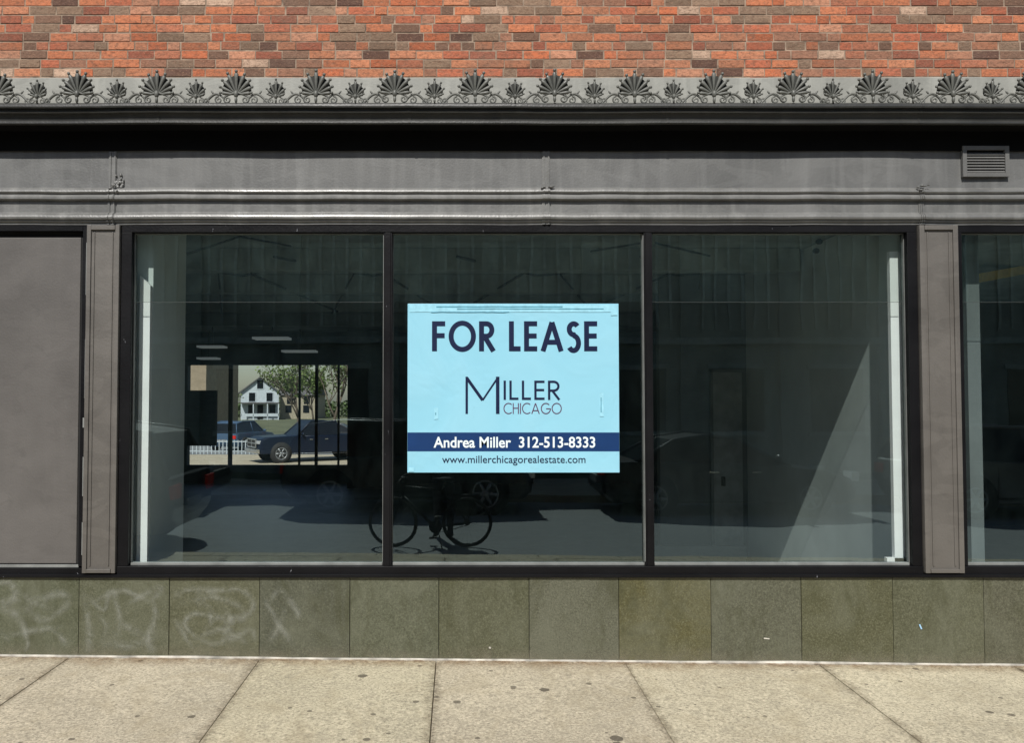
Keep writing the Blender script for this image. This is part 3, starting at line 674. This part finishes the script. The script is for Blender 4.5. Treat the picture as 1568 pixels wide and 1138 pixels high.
# ================================================================ VEHICLES
m_tyre=M_simple('tyre_rubber',(.02,.02,.02),.85); m_rim=M_simple('alloy_rim',(.3,.31,.32),.4,.6,.05)
m_cglass=M_simple('car_glass',(.01,.013,.017),.1,0,.1,6,.3); m_tail=M_simple('tail_light',(.5,.015,.01),.25); m_head=M_simple('head_light',(.6,.62,.64),.15,.3)
m_chrome=M_simple('chrome',(.6,.6,.6),.15,.9)
def M_car(n,c,coat=.4):
    m=M_simple(n,c,.4,.0,.05,6,.3); m.node_tree.nodes['Principled BSDF'].inputs['Coat Weight'].default_value=coat; return m
def vehicle(name,loc,rz,kind,c,coat=.4):
    V=empty(name,loc,rz); mc=M_car(name+'_paint',c,coat)
    if kind=='pickup':
        W=2.0; low=[(-2.9,.5),(-2.92,.62),(-2.9,1.22),(-2.86,1.27),(-1.05,1.27),(-1.0,1.22),(.95,1.22),(1.2,1.24),(2.55,1.18),(2.8,1.1),(2.88,.95),(2.9,.6),(2.82,.42),(-2.7,.42)]
        gh=[(-1.02,1.2),(-.9,1.86),(.35,1.9),(1.1,1.2)]; wr=.43; wx=(-1.85,1.85)
    elif kind=='suv':
        W=1.86; low=[(-2.25,.45),(-2.3,.6),(-2.26,.98),(-2.15,1.05),(.95,1.03),(1.9,.93),(2.2,.8),(2.3,.6),(2.26,.38),(2.1,.27),(-2.1,.27)]
        gh=[(-2.2,1.0),(-1.95,1.55),(-1.2,1.66),(.1,1.64),(.98,1.0)]; wr=.36; wx=(-1.38,1.4)
    else:
        W=1.8; low=[(-2.3,.4),(-2.33,.6),(-2.28,.92),(-2.1,.98),(-1.6,.98),(.85,.92),(1.75,.82),(2.15,.7),(2.3,.52),(2.26,.33),(2.1,.24),(-2.1,.24)]
        gh=[(-1.75,.94),(-1.0,1.36),(-.4,1.43),(.1,1.4),(1.05,.9)]; wr=.325; wx=(-1.35,1.4)
    mb=MB(); h=W/2; cz=.7
    sl=[(-1,.955,.93),(-.97,.985,.975),(-.88,1,1),(.88,1,1),(.97,.985,.975),(1,.955,.93)]
    vs=[]; n=len(low)
    for s_,kx,kz in sl:
        for x,z in low: vs.append((x*kx*(1-.02*abs(s_)**6),s_*h,cz+(z-cz)*kz))
    fs=[(i*n+j,(i+1)*n+j,(i+1)*n+(j+1)%n,i*n+(j+1)%n) for i in range(5) for j in range(n)]+[tuple(range(n)),tuple(5*n+j for j in range(n-1,-1,-1))]
    mb.add(vs,fs,0,None,False)
    zb_=gh[0][1]; n=len(gh); vs=[]
    for s_ in (-1,1):
        for x,z in gh: vs.append((x,s_*(h*.94-(z-zb_)*.3),z))
    mb.add(vs,[tuple(range(n)),tuple(2*n-1-j for j in range(n))],1)
    for j in range(n-1):
        top=gh[j][1]>zb_+.3 and gh[j+1][1]>zb_+.3
        mb.add([vs[j],vs[j+1],vs[n+j+1],vs[n+j]],[(0,1,2,3)],0 if top else 1)
    for s_ in (0,n):
        ring=[Vector(vs[s_+j]) for j in range(n)]
        mb.tube(ring,.035,0,6); mb.tube([ring[0],ring[-1]],.03,0,6)
        xm=-.35 if kind!='pickup' else .05; sg=-1 if s_==0 else 1
        ztop=max(g_[1] for g_ in gh)
        mb.tube([(xm,sg*(h*.94),zb_),(xm-.03,sg*(h*.94-(ztop-zb_)*.3),ztop-.03)],.035,0,6)
    for x in wx:
        for sg in (-1,1):
            yy=sg*(h-.09)
            mb.lathe((x,sg*(h+.004),wr+.02),[(0,0),(wr+.07,0),(wr+.075,-sg*.12)],2,28)
            mb.lathe((x,yy,wr),[(wr*.6,-sg*.1),(wr*.97,-sg*.1),(wr,-sg*.06),(wr,sg*.07),(wr*.96,sg*.105),(wr*.68,sg*.112),(wr*.64,sg*.09)],2,28)
            mb.lathe((x,yy,wr),[(wr*.66,sg*.1),(wr*.6,sg*.095),(wr*.58,sg*.06),(0,sg*.05)],2,24)
            for k in range(6):
                a=k*math.pi/3; mb.tube([(x,yy+sg*.085,wr),(x+math.cos(a)*wr*.62,yy+sg*.095,wr+math.sin(a)*wr*.62)],[.04,.03],3,6,.6)
            mb.lathe((x,yy,wr),[(wr*.66,sg*.102),(wr*.6,sg*.11),(wr*.56,sg*.09)],3,24)
            mb.lathe((x,yy,wr),[(.07,sg*.09),(.05,sg*.115),(0,sg*.118)],3,12)
    lx=low[0][0]; fx=max(p[0] for p in low)
    for sg in (-1,1):
        y0,y1=sorted((sg*h*.6,sg*h*.93))
        mb.box(fx-.14,fx+.01,y0,y1,.64+(.25 if kind=='pickup' else 0),.76+(.27 if kind=='pickup' else .04),5)
        mb.box(lx-.035,lx+.12,y0,y1,.72,.9,4)
        mb.ell((gh[-1][0]-.25,sg*(h+.08),zb_+.1),(.06,.11,.08),None,0)
        mb.box(-2 if kind!='pickup' else -2.6,2,sg*h*1.0-.004,sg*h*1.0+.004,.36,.4,2)
        for xx in (-.4,.35): mb.box(xx,xx+.16,sg*(h+.012)-.012,sg*(h+.012)+.012,zb_-.17,zb_-.14,6)
        for xx in (-.95,.0,.95): mb.box(xx,xx+.012,sg*(h+.002)-.003,sg*(h+.002)+.003,.42,zb_-.04,2)
    if kind=='pickup':
        mb.box(fx-.03,fx+.025,-.62,.62,.72,1.08,2); mb.box(fx+.026,fx+.05,-.62,.62,.88,.92,6); mb.box(fx+.026,fx+.05,-.03,.03,.72,1.08,6)
        for z in (.72,1.08): mb.box(fx+.0,fx+.055,-.66,.66,z-.025,z+.025,6)
        for yy in (-.64,.64): mb.box(fx+.0,fx+.055,yy-.025,yy+.025,.746,1.054,6)
        mb.box(fx-.05,fx+.09,-.95,.95,.46,.64,6); mb.box(-2.75,-1.1,-.85,.85,1.272,1.28,2)
    else:
        mb.box(fx-.06,fx+.012,-.5,.5,.5,.64,2); mb.box(lx-.03,lx+.1,-.3,.3,.55,.68,3)
    o=mb.build('body_and_wheels',[mc,m_cglass,m_tyre,m_rim,m_tail,m_head,m_chrome]); o.parent=V
    return V
rz0=gz(0,-4.1)-.13
vehicle('parked_car',(-5.9,-5.35,rz0+.05),math.pi,'suv',(.02,.021,.025))
vehicle('parked_car',(-6.8,-9.7,rz0+.06),0,'sedan',(.03,.03,.035))
vehicle('parked_car',(-.9,-9.65,rz0+.0),0,'suv',(.02,.022,.03))
vehicle('parked_car',(4.9,-9.6,rz0-.04),0,'sedan',(.015,.018,.022))
vehicle('parked_car',(10.6,-9.6,rz0-.1),0,'suv',(.1,.1,.1))
vehicle('pickup_truck',(-6.9,33.6,-1.04),math.pi+math.radians(30),'pickup',(.004,.01,.025),.15)
vehicle('parked_car',(-12.4,42,-1.04),math.radians(75),'suv',(.05,.09,.15))
vehicle('parked_car',(-7.0,44,-1.04),0,'sedan',(.06,.06,.07))

# ================================================================ REAR SCENE: house, fence, trees
H_=empty('white_frame_house',((398-700)/1270*117,111,-1.05),.25)
m_sid=M_simple('white_siding',(.5,.55,.58),.7,0,.1,3); m_roof=M_simple('grey_shingle_roof',(.12,.115,.115),.9)
mb=MB(); w=2.6; eh=3.9; rh=5.9
mb.box(-w,w,0,10,0,eh,0)
mb.add([(-w,0,eh),(w,0,eh),(0,0,rh),(-w,10,eh),(w,10,eh),(0,10,rh)],[(0,1,2),(4,3,5)],0)
for s_ in (-1,1):
    mb.add([(s_*(w+.4),-.4,eh-.3),(s_*(w+.4),10.4,eh-.3),(0,10.4,rh+.05),(0,-.4,rh+.05),(s_*(w+.4),-.4,eh-.12),(s_*(w+.4),10.4,eh-.12),(0,10.4,rh+.23),(0,-.4,rh+.23)],[(0,1,2,3),(4,5,6,7),(0,3,7,4),(0,1,5,4)],1)
for x,z in ((-1.6,.9),(1.3,.9),(-1.5,2.6),(.9,2.6),(-.4,4.4)):
    mb.box(x-.1,x+.95,-.06,-.001,z-.1,z+1.3,2); mb.box(x,x+.85,-.08,-.061,z,z+1.2,3)
mb.box(-2.6,2.6,-1.8,-.1,2.3,2.45,1)
for x in (-2.5,-.9,1,2.5): mb.box(x-.07,x+.07,-1.75,-1.6,0,2.299,2)
mb.box(-2.6,2.6,-1.75,-1.7,.5,.9,2)
mb.box(-.35,.45,-.05,-.0005,.1,2.1,3)
o=mb.build('walls_roof_porch',[m_sid,m_roof,m_sid,m_cglass]); o.parent=H_
H2=empty('grey_frame_house',((452-700)/1270*120,116,-1.05))
mb=MB(); mb.box(-2.6,2.6,0,9,0,3.6,0); mb.add([(-3,-.3,3.5),(3,-.3,3.5),(3,9.3,3.5),(-3,9.3,3.5),(-3,4.5,5.6),(3,4.5,5.6)],[(0,1,5,4),(2,3,4,5),(0,4,3),(1,2,5)],1)
for x,z in ((-1.8,.9),(.8,.9),(-1.6,2.2),(.9,2.2)): mb.box(x,x+.9,-.05,-.001,z,z+1.1,2)
o=mb.build('walls_and_roof',[M_simple('tan_siding',(.34,.3,.22),.8),m_roof,m_cglass]); o.parent=H2
T=empty('tan_brick_building',(-27,62,-1.05))
mb=MB(); mb.box(-14,6.4,0,10,0,6.3,0); mb.box(-14.1,6.5,-.1,10,6.3,6.5,1)
for i in range(6): 
    mb.box(-12+i*3,-10.6+i*3,-.03,-.001,3.2,4.9,2); mb.box(-12.1+i*3,-10.5+i*3,-.08,-.001,3.05,3.195,1); mb.box(-12+i*3,-10.6+i*3,-.03,-.001,.8,2.3,2)
o=mb.build('walls',[m_bw3,m_sid,m_cglass]); o.parent=T
mb=MB()
for i in range(46):
    x=-17+i*.2; mb.box(x,x+.035,37.9,37.92,-1.04,-.3)
mb.box(-17,-7.8,37.935,37.96,-.4,-.35); mb.box(-17,-7.8,37.935,37.96,-.9,-.86)
mb.build('white_picket_fence',[m_sid])
m_bark=M_simple('bark',(.12,.095,.07),.95,0,.3,8)
def M_leaf():
    m,nt,b=newmat('spring_leaves'); at=N(nt,'ShaderNodeVertexColor',layer_name='Col'); nt.links.new(at.outputs['Color'],b.inputs['Base Color']); b.inputs['Roughness'].default_value=.7; return m
m_leaf=M_leaf()
def tree(name,loc,H,spread,nleaf,size):
    mb=MB(); tips=[]
    def br(p,d,L,r,dep):
        pts=[p]; q=p.copy(); dd=d.copy()
        for k in range(4):
            dd=(dd+Vector((U(-.18,.18),U(-.18,.18),U(-.05,.12)))).normalized(); q=q+dd*L/4; pts.append(q.copy())
        mb.tube(pts,[r*(1-.12*k) for k in range(5)],0,6)
        if dep>=2: tips.extend(pts[2:])
        if dep<4:
            for k in range(3 if dep else 5):
                a=U(0,6.28); e=U(.35,.95)*spread; nd=(dd+Vector((math.cos(a)*e,math.sin(a)*e,U(-.1,.25)))).normalized()
                br(pts[random.choice((2,3,4))],nd,L*U(.55,.8),r*.55,dep+1)
    br(Vector((0,0,0)),Vector((0,0,1)),H*.38,H*.018,0)
    for _ in range(nleaf):
        t=random.choice(tips)+Vector((U(-1,1),U(-1,1),U(-1,1)))*H*.06
        a=Vector((U(-1,1),U(-1,1),U(-1,1))).normalized(); b_=a.cross(Vector((U(-1,1),U(-1,1),U(-1,1)))).normalized(); s_=size*U(.5,1.3)
        g_=U(.5,1.3); c=(.12*g_,.17*g_,.045*g_)
        mb.add([t-a*s_,t+b_*s_*.6,t+a*s_,t-b_*s_*.6],[(0,1,2,3)],1,c)
    V=mb.build(name,[m_bark,m_leaf]); V.location=loc; return V
tree('tree',(-12.2,58,-1.05),7.6,.8,1100,.13)
tree('tree',(-9.0,54,-1.05),8.5,.9,1000,.13)
tree('tree',(-25.2,84,-1.05),5.2,.9,1000,.13)
tree('tree',(-17.5,95,-1.05),8,1,2400,.18)
tree('tree',(-12,97,-1.05),9,1,2600,.18)
mb=MB()
for _ in range(9000):
    x=U(-60,20); hh=2.4+1.6*noise.noise(Vector((x*.3,0,0)))+noise.noise(Vector((x*1.3,4,0)))
    t=Vector((x,U(127,133),-1+R()*max(.6,hh)*1.0)); a=Vector((U(-1,1),U(-1,1),U(-1,1))).normalized(); b_=a.cross(Vector((0,.3,1))).normalized(); s_=U(.12,.3); g_=U(.5,1.2)
    mb.add([t-a*s_,t+b_*s_,t+a*s_,t-b_*s_],[(0,1,2,3)],0,(.09*g_,.14*g_,.04*g_))
mb.build('distant_foliage',[m_leaf])

# ================================================================ BICYCLE + PHOTOGRAPHER (seen only in the glass)
by=-5.45; bx=-.36; bz=rz0+.003
K=empty('bicycle',(bx,by,bz))
m_fr=M_simple('bicycle_frame_black',(.008,.008,.009),.5,.0,.2,6,.2); m_sp=M_simple('spokes',(.1,.1,.1),.5,.3)
mb=MB(); wr=.345; wxf,wxr=-.53,.5
for wx_ in (wxf,wxr):
    mb.lathe((wx_,0,wr),[(wr-.034,-.014),(wr-.012,-.019),(wr,-.006),(wr,.006),(wr-.012,.019),(wr-.034,.014),(wr-.038,0),(wr-.034,-.014)],1,40)
    mb.lathe((wx_,0,wr),[(wr-.034,-.012),(wr-.048,-.01),(wr-.048,.01),(wr-.034,.012)],0,40)
    for k in range(24):
        a=k*math.pi/12; mb.tube([(wx_,(-1)**k*.025,wr),(wx_+math.cos(a)*(wr-.05),0,wr+math.sin(a)*(wr-.05))],.0014,2,4)
    mb.tube([(wx_,-.06,wr),(wx_,.06,wr)],.02,2,8)
bb=(.06,0,.28); st=(.17,0,.82); ht=(-.36,0,.83); hb=(-.40,0,.7)
for a,b_,r in ((bb,st,.018),(ht,hb,.022),(hb,bb,.022),(ht,(.155,0,.78),.018)): mb.tube([a,b_],r,0,8)
for s_ in (-.055,.055):
    mb.tube([bb,(wxr,s_,wr)],.01,0,6); mb.tube([(.155,0,.78),(wxr,s_,wr)],.009,0,6); mb.tube([hb,(-.43,s_,.62),(wxf,s_,wr)],.012,0,6)
mb.tube([ht,(-.34,0,.93),(-.4,0,.97)],.014,0,8); mb.tube([(-.36,-.3,.98),(-.4,-.1,.97),(-.4,.1,.97),(-.36,.3,.98)],.013,0,8)
for s_ in (-1,1): mb.tube([(-.36,s_*.2,.98),(-.3,s_*.31,.985)],.018,1,8); mb.tube([(-.4,s_*.18,.96),(-.47,s_*.24,.9)],.006,2,6)
mb.tube([st,(.185,0,.9)],.013,2,8); mb.ell((.2,0,.93),(.14,.07,.03),None,1,12,6); mb.ell((.1,0,.93),(.09,.03,.022),None,1)
mb.lathe((.06,-.06,.28),[(.0,0),(.095,0),(.095,.006),(0,.006)],0,24); mb.lathe((wxr,-.05,wr),[(0,0),(.045,0),(.03,.02),(0,.02)],2,16)
mb.tube([(.06,-.06,.375),(wxr,-.05,wr+.045)],.005,2,4); mb.tube([(.06,-.06,.185),(wxr,-.05,wr-.045)],.005,2,4)
mb.tube([(.06,-.08,.28),(.02,-.09,.12)],.01,2,6); mb.tube([(.06,.08,.28),(.1,.09,.44)],.01,2,6)
mb.box(-.03,.07,-.17,-.08,.1,.125,1); mb.box(.05,.15,.08,.17,.43,.455,1)
mb.tube([(.1,.03,.25),(.16,.2,.01)],.009,2,6)
mb.tube([(.28,0,.72),(.66,0,.72)],.008,0,6); 
for s_ in (-.06,.06): mb.tube([(.3,s_,.72),(.68,s_,.72)],.006,0,6); mb.tube([(.6,s_,.72),(wxr,s_,wr)],.006,0,6)
mb.box(.34,.62,-.15,-.075,.42,.7,1); 
o=mb.build('frame_and_wheels',[m_fr,m_tyre,m_sp,m_rim]); o.parent=K
# photographer stands behind the bicycle
PP=empty('photographer',(0,0,0))
def skin(name,verts,edges,rad,mats,mf,root=0,sub=2):
    me=bpy.data.meshes.new(name); me.from_pydata(verts,edges,[]); ob=bpy.data.objects.new(name,me); COL.objects.link(ob)
    sk=ob.modifiers.new('s','SKIN'); ob.modifiers.new('b','SUBSURF').levels=sub
    for i,r in enumerate(rad):
        d=me.skin_vertices[0].data[i]; d.radius=(r,r) if not isinstance(r,tuple) else r; d.use_root=(i==root)
    bpy.context.view_layer.update(); dg=bpy.context.evaluated_depsgraph_get(); m2=bpy.data.meshes.new_from_object(ob.evaluated_get(dg)); bpy.data.objects.remove(ob)
    for m in mats: m2.materials.append(m)
    for p in m2.polygons: p.material_index=mf(p.center); p.use_smooth=True
    o=bpy.data.objects.new(name,m2); COL.objects.link(o); o.parent=PP
X=-.2; Y=-6.32; g0=rz0
V=[(X,Y,g0+.97),(X,Y-.01,g0+1.12),(X,Y-.02,g0+1.32),(X,Y-.0,g0+1.46),(X,Y+.01,g0+1.54),(X,Y+.02,g0+1.6),
 (X-.09,Y,g0+.92),(X-.1,Y+.02,g0+.5),(X-.1,Y-.02,g0+.09),(X-.12,Y+.13,g0+.04),
 (X+.09,Y,g0+.92),(X+.1,Y+.03,g0+.5),(X+.1,Y+.0,g0+.09),(X+.12,Y+.15,g0+.04),
 (X-.17,Y-.01,g0+1.43),(X-.27,Y+.04,g0+1.2),(X-.1,Y+.2,g0+1.42),(X+.08,Y+.2,g0+1.98-.0),
 (X+.17,Y-.01,g0+1.43),(X+.3,Y+.06,g0+1.25),(X+.34,Y+.16,g0+1.5),(X+.3,Y+.2,g0+1.96)]
V[16]=(X-.06,Y+.18,g0+1.62); V[17]=(X+.08,Y+.2,g0+1.94)
E=[(0,1),(1,2),(2,3),(3,4),(4,5),(0,6),(6,7),(7,8),(8,9),(0,10),(10,11),(11,12),(12,13),(2,14),(14,15),(15,16),(16,17),(2,18),(18,19),(19,20),(20,21)]
Rr=[(.15,.11),(.14,.1),(.16,.11),(.09,.08),.055,.055,.09,.06,.045,.035,.09,.06,.045,.035,.065,.045,.036,.026,.065,.045,.036,.026]
m_cl=M_simple('dark_jacket',(.02,.025,.04),.9); m_tr=M_simple('dark_trousers',(.03,.03,.035),.9); m_sk=M_simple('skin',(.45,.27,.19),.55,0,.05)
skin('body',V,E,Rr,[m_cl,m_tr,m_sk,m_tyre],lambda c:3 if c.z<g0+.1 else (1 if c.z<g0+1.0 else (2 if (c.z>g0+1.5 and abs(c.x-X)<.07 and c.y<Y+.1) or (c.z>g0+1.86 and c.y>Y+.12) else 0)))
mb=MB(); hc=Vector((X,Y+.03,g0+1.69))
mb.ell(hc,(.078,.095,.115),None,0,16,12); mb.ell(hc+Vector((0,.02,-.07)),(.058,.07,.055),None,0,12,8)
mb.ell(hc+Vector((0,.1,-.02)),(.014,.022,.026),None,0,8,6); mb.ell(hc+Vector((0,.088,-.062)),(.026,.01,.008),None,3,8,5)
for s_ in (-1,1):
    mb.ell(hc+Vector((s_*.032,.083,.012)),(.014,.01,.008),None,1,8,6); mb.ell(hc+Vector((s_*.078,0,-.01)),(.01,.02,.032),None,0,8,6)
mb.ell(hc+Vector((0,-.005,.05)),(.1,.125,.085),None,2,16,8); mb.build('head_and_helmet',[m_sk,m_dark,m_fr,m_red],PP)
for s_,hx in ((-1,X+.08),(1,X+.3)):
    hz=g0+1.97; hy=Y+.215
    mb=MB(); mb.ell((hx,hy,hz+.03),(.018,.03,.045),None,0,10,8)
    for k,L in enumerate((.07,.08,.075,.06)):
        zz=hz+.0+.02*k; mb.tube([(hx,hy+.02,zz),(hx-s_*.012,hy+.035,zz+.006),(hx-s_*L*.55,hy+.036,zz+.01)],[.009,.009,.007],0,8)
    mb.tube([(hx,hy-.01,hz+.01),(hx-s_*.02,hy-.012,hz+.04),(hx-s_*.035,hy-.0,hz+.06)],[.012,.01,.008],0,8)
    mb.build('hand',[m_sk],PP)
mb=MB(); mb.box(X+.1,X+.27,Y+.215,Y+.223,g0+1.975,g0+2.055,0); mb.build('phone',[m_fr],PP,.004)

# ================================================================ LIGHT, WORLD, CAMERA
w=bpy.data.worlds.new('World'); scene.world=w; w.use_nodes=True; nt=w.node_tree
sk=N(nt,'ShaderNodeTexSky'); sk.sky_type='NISHITA'; sk.sun_disc=False; sk.sun_elevation=EL; sk.sun_rotation=math.radians(180)+AZ
nt.links.new(sk.outputs[0],nt.nodes['Background'].inputs['Color']); nt.nodes['Background'].inputs['Strength'].default_value=.085
sl=bpy.data.lights.new('sun','SUN'); sl.energy=5.0; sl.angle=math.radians(.5); sl.color=(1,.965,.91)
so=bpy.data.objects.new('sun',sl); COL.objects.link(so)
d=Vector((math.sin(AZ)*math.cos(EL),math.cos(AZ)*math.cos(EL),-math.sin(EL))); so.rotation_euler=d.to_track_quat('-Z','Y').to_euler(); so.location=(0,-20,20)
cam=bpy.data.cameras.new('camera'); co=bpy.data.objects.new('camera',cam); COL.objects.link(co); scene.camera=co
cam.sensor_width=36; cam.lens=36*F/1568; cam.shift_x=(784-CX)/1568; cam.clip_end=2000; cam.clip_start=.05
co.location=(0,-D,ZC); co.rotation_euler=(math.pi/2+PIT,0,0)
scene.view_settings.view_transform='Standard'; scene.view_settings.look='None'; scene.view_settings.exposure=0
